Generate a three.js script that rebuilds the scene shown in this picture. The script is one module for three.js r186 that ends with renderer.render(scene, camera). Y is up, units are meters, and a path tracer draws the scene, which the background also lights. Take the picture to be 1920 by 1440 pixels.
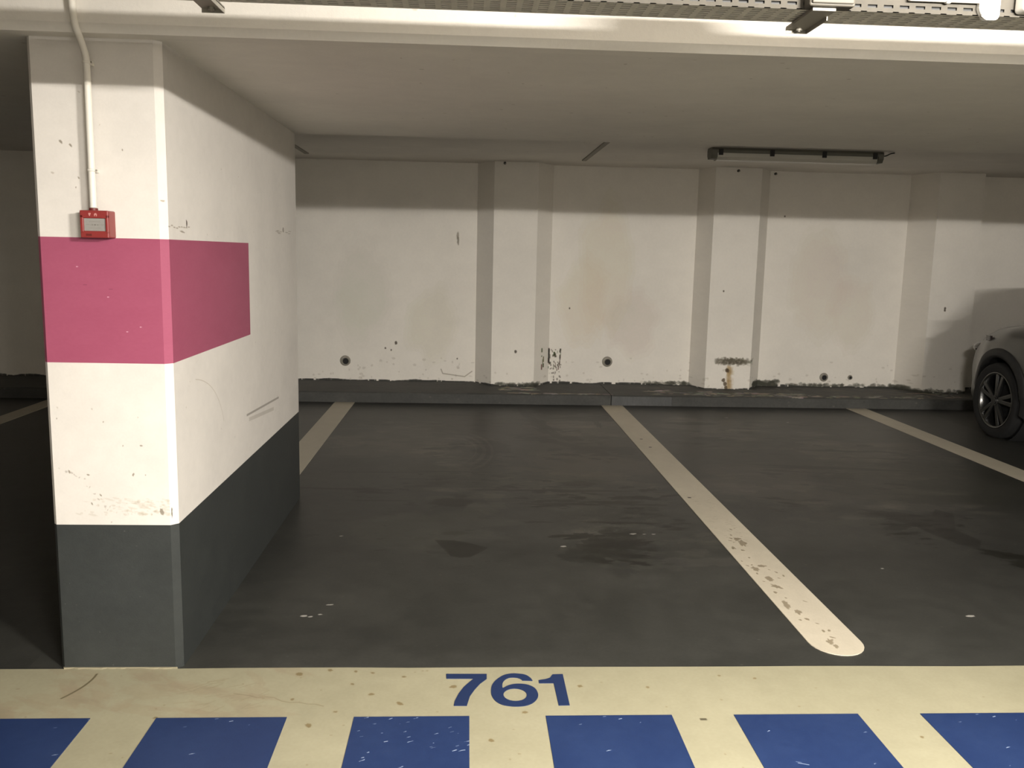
import * as THREE from 'three';
import { mergeGeometries } from 'three/addons/utils/BufferGeometryUtils.js';
import { RoundedBoxGeometry } from 'three/addons/geometries/RoundedBoxGeometry.js';
import { RectAreaLightUniformsLib } from 'three/addons/lights/RectAreaLightUniformsLib.js';
import { Brush, Evaluator, SUBTRACTION } from 'three-bvh-csg';

// ---------------------------------------------------------------- camera, exposure
RectAreaLightUniformsLib.init();
const scene = new THREE.Scene();
scene.background = new THREE.Color(0x000000);
const camera = new THREE.PerspectiveCamera(2 * Math.atan(720 / 1637) * 180 / Math.PI, 1920 / 1440, 0.05, 60);
camera.rotation.order = 'YXZ';
camera.position.set(0, 1.45, 2.907);
camera.rotation.set(-0.1478, -0.0528, 0.02174);
const renderer = new THREE.WebGLRenderer({ antialias: true });
renderer.toneMapping = THREE.LinearToneMapping;
renderer.toneMappingExposure = 0.95;
renderer.shadowMap.enabled = true;
// the lit lamps above the aisle: centre of the diffuser, length, radiance, colour
const WARM = new THREE.Color(1, 0.95, 0.88);
const LAMPS = [
  { x: 1.06, y: 1.97, z: 2.3, length: 0.36, height: 0.02, depth: 0.05, radiance: 4500, color: WARM, down: 0.57, label: 'lit short fluorescent luminaire hanging above the driving aisle' },
  { x: 2.6, y: 2.013, z: 6.5, length: 1.2, height: 0.024, depth: 0.05, radiance: 3300, color: WARM, down: 1.0, label: 'lit long fluorescent luminaire hanging on the far side of the aisle' },
];

// ---------------------------------------------------------------- helpers
function rng(seed) { let a = seed >>> 0; return () => { a = (a + 0x6D2B79F5) >>> 0; let t = a; t = Math.imul(t ^ (t >>> 15), t | 1); t ^= t + Math.imul(t ^ (t >>> 7), t | 61); return ((t ^ (t >>> 14)) >>> 0) / 4294967296; }; }
function hash(x, y, s) { let n = Math.imul(x, 374761393) + Math.imul(y, 668265263) + Math.imul(s, 1442695041); n = Math.imul(n ^ (n >>> 13), 1274126177); return ((n ^ (n >>> 16)) >>> 0) / 4294967296; }
function vnoise(x, y, s) {
  const xi = Math.floor(x), yi = Math.floor(y), fx = x - xi, fy = y - yi;
  const u = fx * fx * (3 - 2 * fx), v = fy * fy * (3 - 2 * fy);
  const a = hash(xi, yi, s), b = hash(xi + 1, yi, s), c = hash(xi, yi + 1, s), d = hash(xi + 1, yi + 1, s);
  return a + (b - a) * u + (c - a) * v + (a - b - c + d) * u * v;
}
const taken = {};
function numbered(n) { if (!(n in taken)) { taken[n] = 0; return n; } taken[n]++; return n + '_' + String(taken[n]).padStart(3, '0'); }
function tag(o, label, category, group) { o.userData.label = label; if (category) o.userData.category = category; if (group) o.userData.group = group; return o; }
function thing(name, label, category, pos = [0, 0, 0], group) {
  const o = new THREE.Group(); o.name = numbered(name); o.position.set(...pos); scene.add(o); return tag(o, label, category, group);
}
function structure(name, label) { const o = new THREE.Group(); o.name = numbered(name); scene.add(o); o.userData.kind = 'structure'; if (label) o.userData.label = label; return o; }
function obj(name, geos, mat, parent, label) {
  const list = Array.isArray(geos) ? geos : [geos];
  const g = list.length === 1 ? list[0] : mergeGeometries(list.map((q) => { const r = q.index ? q.toNonIndexed() : q; for (const k of Object.keys(r.attributes)) if (!['position', 'normal', 'uv'].includes(k)) r.deleteAttribute(k); return r; }));
  const m = new THREE.Mesh(g, mat); m.name = name; m.castShadow = true; m.receiveShadow = true;
  parent.add(m); if (label) m.userData.label = label; return m;
}
function bx(x0, x1, y0, y1, z0, z1, uv) {       // box from its bounds; uv = metres by default
  const g = new THREE.BoxGeometry(x1 - x0, y1 - y0, z1 - z0).toNonIndexed(); g.translate((x0 + x1) / 2, (y0 + y1) / 2, (z0 + z1) / 2); metreUV(g, uv); return g;
}
function rbx(x0, x1, y0, y1, z0, z1, r = 0.003, seg = 2) { const g = new RoundedBoxGeometry(x1 - x0, y1 - y0, z1 - z0, seg, r); g.translate((x0 + x1) / 2, (y0 + y1) / 2, (z0 + z1) / 2); return g; }
function metreUV(g, f) {                         // planar by the way the face points, in metres, or by a function of the place
  const p = g.attributes.position, n = g.attributes.normal, uv = new Float32Array(p.count * 2);
  for (let i = 0; i < p.count; i++) {
    const x = p.getX(i), y = p.getY(i), z = p.getZ(i), ax = Math.abs(n.getX(i)), ay = Math.abs(n.getY(i)), az = Math.abs(n.getZ(i));
    const q = f ? f(x, y, z, ax, ay, az) : ay > ax && ay > az ? [x, z] : ax > az ? [z, y] : [x, y];
    uv[2 * i] = q[0]; uv[2 * i + 1] = q[1];
  }
  g.setAttribute('uv', new THREE.BufferAttribute(uv, 2)); return g;
}
function prism(pts, y0, y1, uvf) {               // upright prism over a plan outline [x, z]; u runs along the outline in metres, v = y
  const pos = [], nor = [], uv = []; let s = 0;
  const tri = (a, b, c, n, ua, ub, uc) => { pos.push(...a, ...b, ...c); for (let k = 0; k < 3; k++) nor.push(...n); uv.push(...ua, ...ub, ...uc); };
  const area = pts.reduce((q, p, i) => { const r = pts[(i + 1) % pts.length]; return q + p[0] * r[1] - r[0] * p[1]; }, 0);
  const o = area > 0 ? pts.slice().reverse() : pts;   // now outward normals come from (dz, -dx)
  const start = o.indexOf(pts[0]); const ord = o.slice(start).concat(o.slice(0, start));
  for (let i = 0; i < ord.length; i++) {
    const a = ord[i], b = ord[(i + 1) % ord.length], dx = b[0] - a[0], dz = b[1] - a[1], l = Math.hypot(dx, dz), n = [-dz / l, 0, dx / l];
    const A = [a[0], y0, a[1]], B = [b[0], y0, b[1]], Cc = [b[0], y1, b[1]], D = [a[0], y1, a[1]];
    const U = (p, ss) => (uvf ? uvf(p[0], p[1], p[2], ss) : [ss, p[1]]);
    tri(A, B, Cc, n, U(A, s), U(B, s + l), U(Cc, s + l)); tri(A, Cc, D, n, U(A, s), U(Cc, s + l), U(D, s)); s += l;
  }
  const c2 = ord.map((p) => new THREE.Vector2(p[0], p[1])), f = THREE.ShapeUtils.triangulateShape(c2, []);
  for (const [i, j, k] of f) for (const [y, ny] of [[y1, 1], [y0, -1]]) {
    const v = [i, j, k].map((q) => [ord[q][0], y, ord[q][1]]);
    const cr = (v[1][2] - v[0][2]) * (v[2][0] - v[0][0]) - (v[1][0] - v[0][0]) * (v[2][2] - v[0][2]);
    const w = cr * ny > 0 ? v : [v[0], v[2], v[1]]; const q = w.map((p) => (uvf ? uvf(p[0], p[1], p[2], 0) : [p[0], p[2]]));
    tri(w[0], w[1], w[2], [0, ny, 0], q[0], q[1], q[2]);
  }
  const g = new THREE.BufferGeometry();
  g.setAttribute('position', new THREE.Float32BufferAttribute(pos, 3)); g.setAttribute('normal', new THREE.Float32BufferAttribute(nor, 3)); g.setAttribute('uv', new THREE.Float32BufferAttribute(uv, 2));
  return g;
}
function slab(pts, y0, y1, holes = []) {         // flat plate from a floor outline [x, z]
  const sh = new THREE.Shape(pts.map((p) => new THREE.Vector2(p[0], -p[1])));
  for (const h of holes) sh.holes.push(new THREE.Path(h.map((p) => new THREE.Vector2(p[0], -p[1]))));
  const g = new THREE.ExtrudeGeometry(sh, { depth: y1 - y0, bevelEnabled: false, curveSegments: 8 }); g.rotateX(-Math.PI / 2); g.translate(0, y0, 0); return g;
}
function cyl(r, h, seg = 20, r2 = r) { return new THREE.CylinderGeometry(r2, r, h, seg); }
function tube(pts, r, seg = 40, rs = 12) { return new THREE.TubeGeometry(new THREE.CatmullRomCurve3(pts.map((p) => new THREE.Vector3(...p)), false, 'centripetal'), seg, r, rs, false); }
// a canvas painted with layered grain; px per metre in both directions, then draw(ctx)
function paint(w, h, rgb, grain, seed, draw, scale = 1) {
  const c = document.createElement('canvas'); c.width = w; c.height = h; const ctx = c.getContext('2d');
  const im = ctx.createImageData(w, h), d = im.data;
  for (let y = 0; y < h; y++) for (let x = 0; x < w; x++) {
    const X = x * scale, Y = y * scale;
    const n = (vnoise(X / 3, Y / 3, seed) - 0.5) * grain[0] + (vnoise(X / 23, Y / 19, seed + 1) - 0.5) * grain[1] + (vnoise(X / 120, Y / 105, seed + 2) - 0.5) * grain[2];
    const i = 4 * (y * w + x); d[i] = rgb[0] + n; d[i + 1] = rgb[1] + n * 0.98; d[i + 2] = rgb[2] + n * 0.93; d[i + 3] = 255;
  }
  ctx.putImageData(im, 0, 0); if (draw) draw(ctx);
  const t = new THREE.CanvasTexture(c); t.colorSpace = THREE.SRGBColorSpace; t.wrapS = t.wrapT = THREE.RepeatWrapping; return t;
}
function bumpTex(seed, w = 512) {
  const d = new Uint8Array(w * w * 4);
  for (let y = 0; y < w; y++) for (let x = 0; x < w; x++) { const n = 128 + (vnoise(x / 2.2, y / 2.2, seed) - 0.5) * 90 + (vnoise(x / 9, y / 9, seed + 1) - 0.5) * 90 + (vnoise(x / 40, y / 40, seed + 2) - 0.5) * 60; const i = 4 * (y * w + x); d[i] = d[i + 1] = d[i + 2] = Math.max(0, Math.min(255, n)); d[i + 3] = 255; }
  const t = new THREE.DataTexture(d, w, w); t.magFilter = THREE.LinearFilter; t.wrapS = t.wrapT = THREE.RepeatWrapping; t.needsUpdate = true; return t;
}
function ragged(ctx, cx, cy, rx, ry, rot, col, r, soft = 3, rough = 0.35) {   // stain with a ragged outline
  const n = 40, ph = r() * 100;
  for (let k = 0; k < soft; k++) {
    const f = 1 - 0.13 * k; ctx.fillStyle = col; ctx.beginPath();
    for (let i = 0; i < n; i++) {
      const a = i / n * Math.PI * 2, q = (1 - rough / 2 + rough * vnoise(Math.cos(a) * 2.4 + ph, Math.sin(a) * 2.4 + ph, 5) + rough * 0.5 * (vnoise(Math.cos(a) * 7 + ph, Math.sin(a) * 7, 9) - 0.5)) * f;
      const x = rx * q * Math.cos(a), y = ry * q * Math.sin(a), X = cx + x * Math.cos(rot) - y * Math.sin(rot), Y = cy + x * Math.sin(rot) + y * Math.cos(rot);
      i ? ctx.lineTo(X, Y) : ctx.moveTo(X, Y);
    }
    ctx.closePath(); ctx.fill();
  }
}
function outline(ctx, pts, col) { ctx.fillStyle = col; ctx.beginPath(); pts.forEach((p, i) => (i ? ctx.lineTo(p[0], p[1]) : ctx.moveTo(p[0], p[1]))); ctx.closePath(); ctx.fill(); }
function std(o) { return new THREE.MeshStandardMaterial(o); }

// ---------------------------------------------------------------- materials
const fineBump = bumpTex(11), fine2 = bumpTex(31);
fineBump.repeat.set(2, 2);
// back wall paint, x -3..7 m, y 0..2.4 m
const WX0 = -3, WPX = 204.8, WH = 492;
const wallMap = paint(2048, WH, [231, 226, 217], [3, 4, 9], 3, (ctx) => {
  const r = rng(5), X = (x) => (x - WX0) * WPX, Y = (y) => WH - y * WPX;
  // patches of repainting, a little yellower or whiter
  for (const [x, y, rx, ry, c] of [[1.45, 1.3, 0.3, 0.75, 'rgba(196,184,158,.06)'], [1.75, 0.75, 0.28, 0.4, 'rgba(196,184,160,.07)'], [1.2, 1.0, 0.28, 0.5, 'rgba(200,188,160,.06)'], [-0.35, 0.7, 0.3, 0.42, 'rgba(196,188,168,.07)'], [3.7, 1.2, 0.35, 0.6, 'rgba(196,186,164,.06)'], [4.1, 0.9, 0.3, 0.4, 'rgba(196,186,164,.06)'], [-1.1, 1.0, 0.3, 0.6, 'rgba(200,190,172,.05)']]) ragged(ctx, X(x), Y(y), rx * WPX, ry * WPX, 0, c, r, 3, 0.4);
  // peeled streaks at the foot of the first pilaster
  for (let i = 0; i < 26; i++) { const x = [0.775, 0.80, 0.855, 0.862, 0.87, 0.91, 0.985, 0.99, 0.96, 0.93][i % 10] + (r() - 0.5) * 0.02, y = 0.19 + r() * 0.28; ctx.fillStyle = `rgba(${40 + r() * 40},${36 + r() * 36},30,.75)`; const w = 0.004 + r() * 0.012, h = 0.01 + r() * 0.05; ctx.fillRect(X(x), Y(y + h), w * WPX, h * WPX); }
  ctx.fillStyle = 'rgba(36,32,28,.9)'; ctx.fillRect(X(0.858), Y(0.47), 0.016 * WPX, 0.15 * WPX); ctx.fillRect(X(0.982), Y(0.47), 0.009 * WPX, 0.04 * WPX); ctx.fillRect(X(0.98), Y(0.40), 0.008 * WPX, 0.05 * WPX);
  for (let i = 0; i < 40; i++) { ctx.fillStyle = 'rgba(70,64,54,.6)'; ctx.fillRect(X(0.87 + r() * 0.12), Y(0.14 + r() * 0.33), 1.5 + r() * 2, 1.5 + r() * 4); }
  // black scuff across the second pilaster and rust below it
  for (let i = 0; i < 420; i++) { const t = r(), x = 2.56 + t * 0.42, y = 0.405 + (r() + r() - 1) * 0.04; ctx.fillStyle = `rgba(86,80,66,${0.1 + 0.25 * Math.sin(Math.PI * Math.min(1, t * 1.2))})`; ctx.fillRect(X(x), Y(y), 2 + r() * 4, 2 + r() * 3); }
  for (let i = 0; i < 60; i++) { const y = 0.11 + r() * 0.27; ctx.fillStyle = `rgba(150,120,70,${0.06 + 0.07 * r()})`; ctx.fillRect(X(2.715 + (r() - 0.5) * 0.05), Y(y), 4 + r() * 6, 8 + r() * 14); }
  for (const [x, y] of [[2.70, 0.305], [2.71, 0.30], [2.67, 0.20], [2.69, 0.16], [2.70, 0.12]]) ragged(ctx, X(x), Y(y), 3.5, 4.5, 0, 'rgba(74,60,42,.5)', r, 2, 0.5);
  // knocks and drips higher up
  ragged(ctx, X(-0.11), Y(1.62), 2.5, 9, 0.1, 'rgba(120,112,98,.35)', r, 2, 0.6); ragged(ctx, X(-0.105), Y(1.57), 2, 9, 0, 'rgba(110,102,90,.4)', r, 2, 0.6);
  for (const [x, y, s] of [[0.50, 0.46, 2.5], [2.62, 1.12, 1.6], [4.93, 0.97, 2], [-0.85, 0.45, 1.6], [-0.1, 0.35, 1.4], [1.07, 0.9, 1.6], [4.93, 0.99, 2], [3.3, 1.9, 1.5], [-0.74, 0.505, 2.8], [-0.79, 0.43, 1.5]]) ragged(ctx, X(x), Y(y), s, s * 1.3, 0, 'rgba(70,62,52,.6)', r, 2, 0.4);
  ctx.strokeStyle = 'rgba(110,100,84,.5)'; ctx.lineWidth = 2; ctx.beginPath(); ctx.moveTo(X(-0.27), Y(0.24)); ctx.lineTo(X(-0.25), Y(0.19)); ctx.lineTo(X(-0.02), Y(0.16)); ctx.lineTo(X(0.06), Y(0.22)); ctx.stroke();
  // ragged edge of the dark ledge paint along the foot of the wall, moss and damp at the corners
  for (let i = 0; i < 900; i++) { const x = -3 + r() * 10, hgt = 0.106 + vnoise(x * 9, 1, 8) * 0.018; ctx.fillStyle = 'rgba(60,60,57,.85)'; ctx.fillRect(X(x), Y(hgt), 3 + r() * 6, 12); }
  for (const [x0, x1, hh, n] of [[1.9, 2.4, 0.02, 30], [3.02, 3.35, 0.05, 90], [3.4, 4.6, 0.02, 50], [0.3, 0.75, 0.02, 30], [4.6, 5.2, 0.02, 40]]) for (let i = 0; i < n; i++) ragged(ctx, X(x0 + r() * (x1 - x0)), Y(0.11 + r() * hh), 3 + r() * 6, 2 + r() * 4, 0, 'rgba(66,63,55,.22)', r, 2, 0.5);
  for (let i = 0; i < 140; i++) { const x = -1.6 + r() * 7, y = 0.12 + r() * r() * 0.3; ragged(ctx, X(x), Y(y), 1 + r() * 3, 1 + r() * 2, 0, 'rgba(130,120,100,.18)', r, 1, 0.5); }
});
const wallUV = (x, y) => [(x - WX0) / 10, y / 2.4023];
const M = {};
M.wall = std({ map: wallMap, roughness: 0.85, bumpMap: fine2, bumpScale: 0.0006 });
const whiteMap = paint(1024, 1024, [222, 217, 208], [3, 4, 8], 21, (ctx) => { const r = rng(77); for (let i = 0; i < 50; i++) ragged(ctx, r() * 1024, r() * 1024, 1 + r() * 3, 1 + r() * 3, 0, 'rgba(120,110,95,.25)', r, 1, 0.5); });
whiteMap.repeat.set(0.4, 0.4);
M.white = std({ map: whiteMap, roughness: 0.85, bumpMap: fineBump, bumpScale: 0.0006 });
const darkPaint = paint(1024, 1024, [46, 49, 48], [4, 4, 5], 41, (ctx) => { const r = rng(4); for (let i = 0; i < 30; i++) ragged(ctx, r() * 1024, r() * 1024, 1 + r() * 2, 1 + r(), 0, 'rgba(140,138,130,.3)', r, 1, 0.5); });
M.dark = std({ map: darkPaint, roughness: 0.5, bumpMap: fineBump, bumpScale: 0.0004 });
const FLOORC = [52, 52, 49];
M.plainFloor = new THREE.MeshPhysicalMaterial({ map: paint(512, 512, FLOORC, [5, 7, 8], 63), roughness: 0.42, specularIntensity: 0.6, bumpMap: fineBump, bumpScale: 0.0003 });

// bay floor, x -1.5..4.5 m, z -5.5..0 m
const FX0 = -1.5, FZ0 = -5.5, FPX = 341.33;
const floorMap = paint(2048, 1877, FLOORC, [5, 7, 11], 61, (ctx) => {
  const r = rng(9), X = (x) => (x - FX0) * FPX, Z = (z) => (z - FZ0) * FPX, P = (a) => a.map(([x, z]) => [X(x), Z(z)]), K = FPX / 204.8;
  const frag = (x, z, rx, rz, n, a, big = 0.06) => { for (let i = 0; i < n; i++) { const q = Math.sqrt(r()), t = r() * 6.283, w = 0.006 + r() * r() * big; S(x + rx * q * Math.cos(t), z + rz * q * Math.sin(t), w * (1 + r()), w * (0.35 + 0.5 * r()), (r() - 0.5) * 0.7, `rgba(20,19,16,${Math.min(0.85, a * 5 * (0.3 + r()))})`, 1, 1.0); } };
  const S = (x, z, rx, rz, rot, c, soft = 3, rough = 0.5) => ragged(ctx, X(x), Z(z), rx * FPX, rz * FPX, rot, c, r, soft, rough);
  // broad worn and dirty areas
  for (const [x, z, rx, rz, a] of [[-0.4, -4.6, 0.8, 0.4, 0.06], [0.2, -4.5, 0.5, 0.5, 0.10], [1.0, -3.6, 0.6, 0.6, 0.05], [2.4, -3.4, 0.9, 0.6, 0.05], [3.2, -2.6, 0.9, 0.6, 0.05], [0.3, -2.7, 0.7, 0.4, 0.05], [2.9, -4.6, 0.8, 0.4, 0.06]]) S(x, z, rx, rz, 0, `rgba(36,32,26,${a * 1.6})`, 2, 0.8);
  for (const [x, z, rx, rz, a] of [[-0.5, -3.8, 0.5, 0.6, 0.05], [1.0, -4.4, 0.5, 0.4, 0.06], [2.2, -4.4, 0.5, 0.5, 0.06], [0.9, -3.0, 0.4, 0.4, 0.05], [2.0, -2.6, 0.5, 0.5, 0.04], [3.0, -3.6, 0.6, 0.4, 0.05], [-0.2, -1.6, 0.5, 0.3, 0.03]]) S(x, z, rx, rz, 0, `rgba(136,130,116,${a * 1.6})`, 2, 0.8);
  // dusty worn patches with a grain of their own
  const dust = (x, z, rx, rz, n) => { for (let i = 0; i < n; i++) { const q = Math.sqrt(r()), t = r() * 6.283, w = 0.02 + r() * r() * 0.12; S(x + rx * q * Math.cos(t), z + rz * q * Math.sin(t), w * (1 + r()), w * (0.4 + 0.5 * r()), (r() - 0.5) * 0.6, `rgba(150,142,126,${0.03 + 0.08 * r()})`, 1, 1.0); } };
  dust(-0.5, -3.9, 0.6, 0.7, 90); dust(0.9, -4.2, 0.5, 0.6, 80); dust(0.5, -2.4, 0.8, 0.5, 80); dust(2.3, -4.2, 0.8, 0.7, 110); dust(2.4, -2.4, 0.9, 0.8, 100); dust(3.1, -3.3, 0.6, 0.7, 70); dust(0.9, -1.4, 0.4, 0.5, 40); dust(0.0, -3.3, 0.3, 0.5, 50);
  // clusters of small dirt and rubber fragments
  frag(0.75, -1.28, 0.22, 0.3, 60, 0.14, 0.07); frag(0.78, -2.2, 0.5, 0.3, 90, 0.13, 0.06); frag(0.95, -1.75, 0.3, 0.25, 40, 0.10, 0.05); frag(0.8, -3.7, 0.4, 0.7, 80, 0.13, 0.08); frag(0.2, -2.6, 0.7, 0.25, 60, 0.10, 0.06);
  frag(-0.7, -4.5, 0.3, 0.25, 40, 0.10, 0.06); frag(0.1, -4.6, 0.5, 0.4, 60, 0.10, 0.08); frag(1.05, -4.9, 0.4, 0.3, 50, 0.12, 0.08); frag(-0.4, -2.2, 0.5, 0.4, 50, 0.08, 0.05); frag(0.1, -3.4, 0.35, 0.5, 50, 0.10, 0.06); frag(-0.3, -1.3, 0.6, 0.4, 30, 0.06, 0.04);
  frag(2.6, -1.6, 0.35, 0.4, 60, 0.11, 0.07); frag(2.8, -1.05, 0.2, 0.2, 30, 0.14, 0.06); frag(2.3, -3.9, 0.6, 0.5, 70, 0.09, 0.09); frag(3.2, -3.4, 0.5, 0.4, 60, 0.10, 0.08); frag(1.95, -2.2, 0.3, 0.3, 30, 0.09, 0.04); frag(2.6, -2.8, 0.6, 0.4, 50, 0.08, 0.08); frag(3.4, -4.6, 0.5, 0.3, 30, 0.10, 0.06);
  // oil and damp stains
  outline(ctx, P([[-0.15, -1.394], [-0.055, -1.387], [0.02, -1.35], [0.119, -1.275], [0.09, -1.22], [0.026, -1.135], [-0.02, -1.13], [-0.064, -1.149], [-0.1, -1.25]]), 'rgba(22,20,17,.6)');
  S(-0.05, -1.5, 0.08, 0.035, 0, 'rgba(30,28,24,.14)', 3, 0.7);
  S(-0.078, -2.07, 0.125, 0.085, 0, 'rgba(20,19,16,.38)', 2, 0.35);
  S(0.70, -1.25, 0.13, 0.17, 0.2, 'rgba(22,22,19,.5)', 1, 0.8); S(0.56, -1.14, 0.1, 0.07, 0.3, 'rgba(22,22,19,.42)', 1, 0.7); S(0.80, -1.45, 0.12, 0.15, 0.5, 'rgba(22,22,19,.44)', 1, 0.8); S(0.74, -0.98, 0.07, 0.12, 0, 'rgba(28,28,24,.12)', 3, 0.7); S(0.9, -1.2, 0.16, 0.35, 0, 'rgba(30,30,26,.08)', 3, 0.7);
  for (const [x, z, rx, rz, rot] of [[0.56, -4.95, 0.06, 0.2, -0.2], [0.63, -4.5, 0.07, 0.35, -0.25], [0.7, -4.1, 0.06, 0.3, -0.4], [0.85, -3.6, 0.05, 0.4, -0.7], [1.0, -3.5, 0.12, 0.2, 1.3], [1.02, -4.75, 0.25, 0.1, 0.1], [0.2, -3.5, 0.12, 0.25, 0.1], [0.85, -5.1, 0.4, 0.12, 0], [1.15, -4.5, 0.03, 0.16, 0], [1.2, -3.45, 0.12, 0.14, 0.4]]) S(x, z, rx, rz, rot, 'rgba(20,20,17,.34)', 2, 0.9);
  S(-0.75, -4.55, 0.13, 0.13, 0, 'rgba(34,30,26,.12)', 3, 0.9);
  for (const [x, z, l, w] of [[-0.6, -2.77, 0.3, 0.012], [-0.35, -2.60, 0.12, 0.014], [-0.1, -2.80, 0.25, 0.012], [0.3, -2.35, 0.3, 0.02], [0.75, -2.35, 0.25, 0.03], [-0.7, -2.35, 0.35, 0.02], [0.55, -2.05, 0.3, 0.02], [0.9, -2.1, 0.2, 0.03], [1.05, -2.05, 0.14, 0.02], [-0.5, -2.1, 0.2, 0.012], [0.4, -1.7, 0.08, 0.02], [0.9, -1.7, 0.2, 0.02]]) S(x, z, l, w, (r() - 0.5) * 0.12, 'rgba(22,20,17,.36)', 2, 0.9);
  // swirl left by a turning tyre
  for (let k = 0; k < 6; k++) { ctx.strokeStyle = k % 2 ? 'rgba(34,32,28,.30)' : 'rgba(120,116,104,.20)'; ctx.lineWidth = (2 + 2 * (k % 3)) * K; ctx.beginPath(); ctx.ellipse(X(-0.1), Z(-3.45), (0.18 + 0.03 * k) * FPX, (0.42 + 0.06 * k) * FPX, 0, -1.1, 1.0); ctx.stroke(); }
  ctx.strokeStyle = 'rgba(40,38,34,.3)'; ctx.lineWidth = 2; ctx.beginPath(); ctx.ellipse(X(-0.12), Z(-3.4), 0.13 * FPX, 0.28 * FPX, 0, 0.2, 3.0); ctx.stroke();
  // stains of the next bay
  outline(ctx, P([[2.33, -2.0], [2.42, -1.78], [2.5, -1.70], [2.52, -1.56], [2.58, -1.36], [2.66, -1.30], [2.74, -1.42], [2.7, -1.6], [2.78, -1.75], [2.86, -1.9], [2.8, -2.0], [2.7, -1.85], [2.6, -1.9]]), 'rgba(22,20,17,.45)');
  for (const [x, z, rx, rz, rot] of [[2.8, -1.05, 0.12, 0.1, 0.5], [2.72, -1.2, 0.1, 0.06, 0.6], [2.95, -1.3, 0.06, 0.04, 0], [2.85, -3.55, 0.3, 0.03, 0.1], [3.1, -3.3, 0.2, 0.02, 0.1], [2.0, -4.6, 0.25, 0.06, 0], [2.6, -3.0, 0.5, 0.05, 0.1], [1.9, -2.2, 0.1, 0.02, 0.2], [1.95, -2.1, 0.06, 0.02, 0.5]]) S(x, z, rx, rz, rot, 'rgba(20,18,15,.42)', 2, 0.9);
  // specks, grit and small chips
  for (let i = 0; i < 700; i++) { const x = FX0 + r() * 6, z = FZ0 + r() * 5.5; ctx.fillStyle = r() < 0.5 ? 'rgba(30,28,24,.35)' : 'rgba(130,126,116,.28)'; ctx.fillRect(X(x), Z(z), 1 + r() * 3, 1 + r() * 2); }
  for (let i = 0; i < 60; i++) { const x = 0.6 + r() * 0.45, z = -2.0 + r() * 0.6; ctx.fillStyle = 'rgba(160,155,144,.5)'; ctx.fillRect(X(x), Z(z), 1.4, 1.4); }
  for (const [x, z, a, b] of [[-0.636, -0.447, 3.2, 1.8], [-0.61, -0.44, 2, 1.2], [-0.575, -0.462, 1.8, 1], [-0.55, -0.56, 3, 1], [0.891, -1.504, 4, 2.2], [0.95, -1.50, 2, 1], [1.0, -1.5, 2.5, 1.2], [2.111, -0.447, 4, 2], [-0.63, -1.446, 2, 1.4], [2.0, -1.0, 1.6, 1.2], [0.5, -1.3, 3, 2], [2.4, -4.9, 4, 1.5], [2.9, -4.7, 3, 1.5], [3.9, -3.7, 3, 1.5]]) ragged(ctx, X(x), Z(z), a * K, b * K, -0.2, 'rgba(196,192,184,.75)', r, 1, 0.5);
});
M.bayFloor = new THREE.MeshPhysicalMaterial({ map: floorMap, roughness: 0.4, specularIntensity: 0.6, bumpMap: fineBump, bumpScale: 0.0002 });

// cream front band, repeats every 5 m
const creamMap = paint(2048, 512, [151, 146, 122], [4, 5, 8], 81, (ctx) => {
  const r = rng(15), X = (x) => (x + 2.4) * 409.6, Z = (z) => z * 409.6;
  for (const [x, z, s] of [[-0.46, 0.02, 4], [-0.37, 0.03, 3], [-0.31, 0.04, 3], [-0.03, 0.14, 5], [-0.2, 0.07, 3], [-0.37, 0.12, 3], [-0.30, 0.19, 4], [-0.2, 0.25, 5], [-0.4, 0.30, 3], [0.2, 0.31, 4], [-0.47, 0.38, 5], [-0.08, 0.35, 3], [0.09, 0.47, 4], [0.40, 0.14, 4], [0.63, 0.15, 3], [1.02, 0.09, 3], [0.90, 0.07, 2.5], [-0.55, 0.22, 3], [-0.56, 0.05, 6], [-0.63, 0.36, 4], [-0.72, 0.38, 4], [-0.95, 0.33, 3], [1.42, 0.47, 3], [1.5, 0.4, 4]]) ragged(ctx, X(x), Z(z), s, s * 0.8, r() * 3, 'rgba(108,92,60,.5)', r, 2, 0.6);
  ctx.fillStyle = 'rgba(70,64,48,.85)'; ctx.fillRect(X(0.755), Z(0.352), 9, 5);
  for (let i = 0; i < 26; i++) { ctx.strokeStyle = 'rgba(112,98,68,.28)'; ctx.lineWidth = 1.2; const x = X(-0.95 + r() * 0.3), z = Z(0.1 + r() * 0.2); ctx.beginPath(); ctx.moveTo(x, z); ctx.lineTo(x + 8 + r() * 16, z - 4 - r() * 14); ctx.stroke(); }
  ctx.strokeStyle = 'rgba(100,88,60,.45)'; ctx.lineWidth = 1.5; ctx.beginPath(); ctx.moveTo(X(-0.75), Z(0.18)); for (let i = 1; i < 12; i++) ctx.lineTo(X(-0.75 + i * 0.028), Z(0.18 + 0.09 * i / 12 + (r() - 0.5) * 0.02)); ctx.stroke();
  ctx.strokeStyle = 'rgba(84,74,50,.8)'; ctx.lineWidth = 3; ctx.beginPath(); ctx.moveTo(X(-1.245), Z(0.04)); ctx.quadraticCurveTo(X(-1.235), Z(0.12), X(-1.29), Z(0.21)); ctx.stroke();
  for (let i = 0; i < 40; i++) ragged(ctx, X(-1.5 + r() * 0.9), Z(r() * 0.35), 14 + r() * 40, 6 + r() * 14, r(), 'rgba(120,106,76,.05)', r, 2, 0.7);
  for (let i = 0; i < 160; i++) ragged(ctx, r() * 2048, r() * 512, 0.8 + r() * 1.8, 0.8 + r(), 0, 'rgba(110,96,64,.4)', r, 1, 0.5);
});
const creamUV = (x, y, z) => [(x + 2.4) / 5, 1 - z / 1.25];
M.cream = std({ map: creamMap, roughness: 0.5 });
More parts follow.
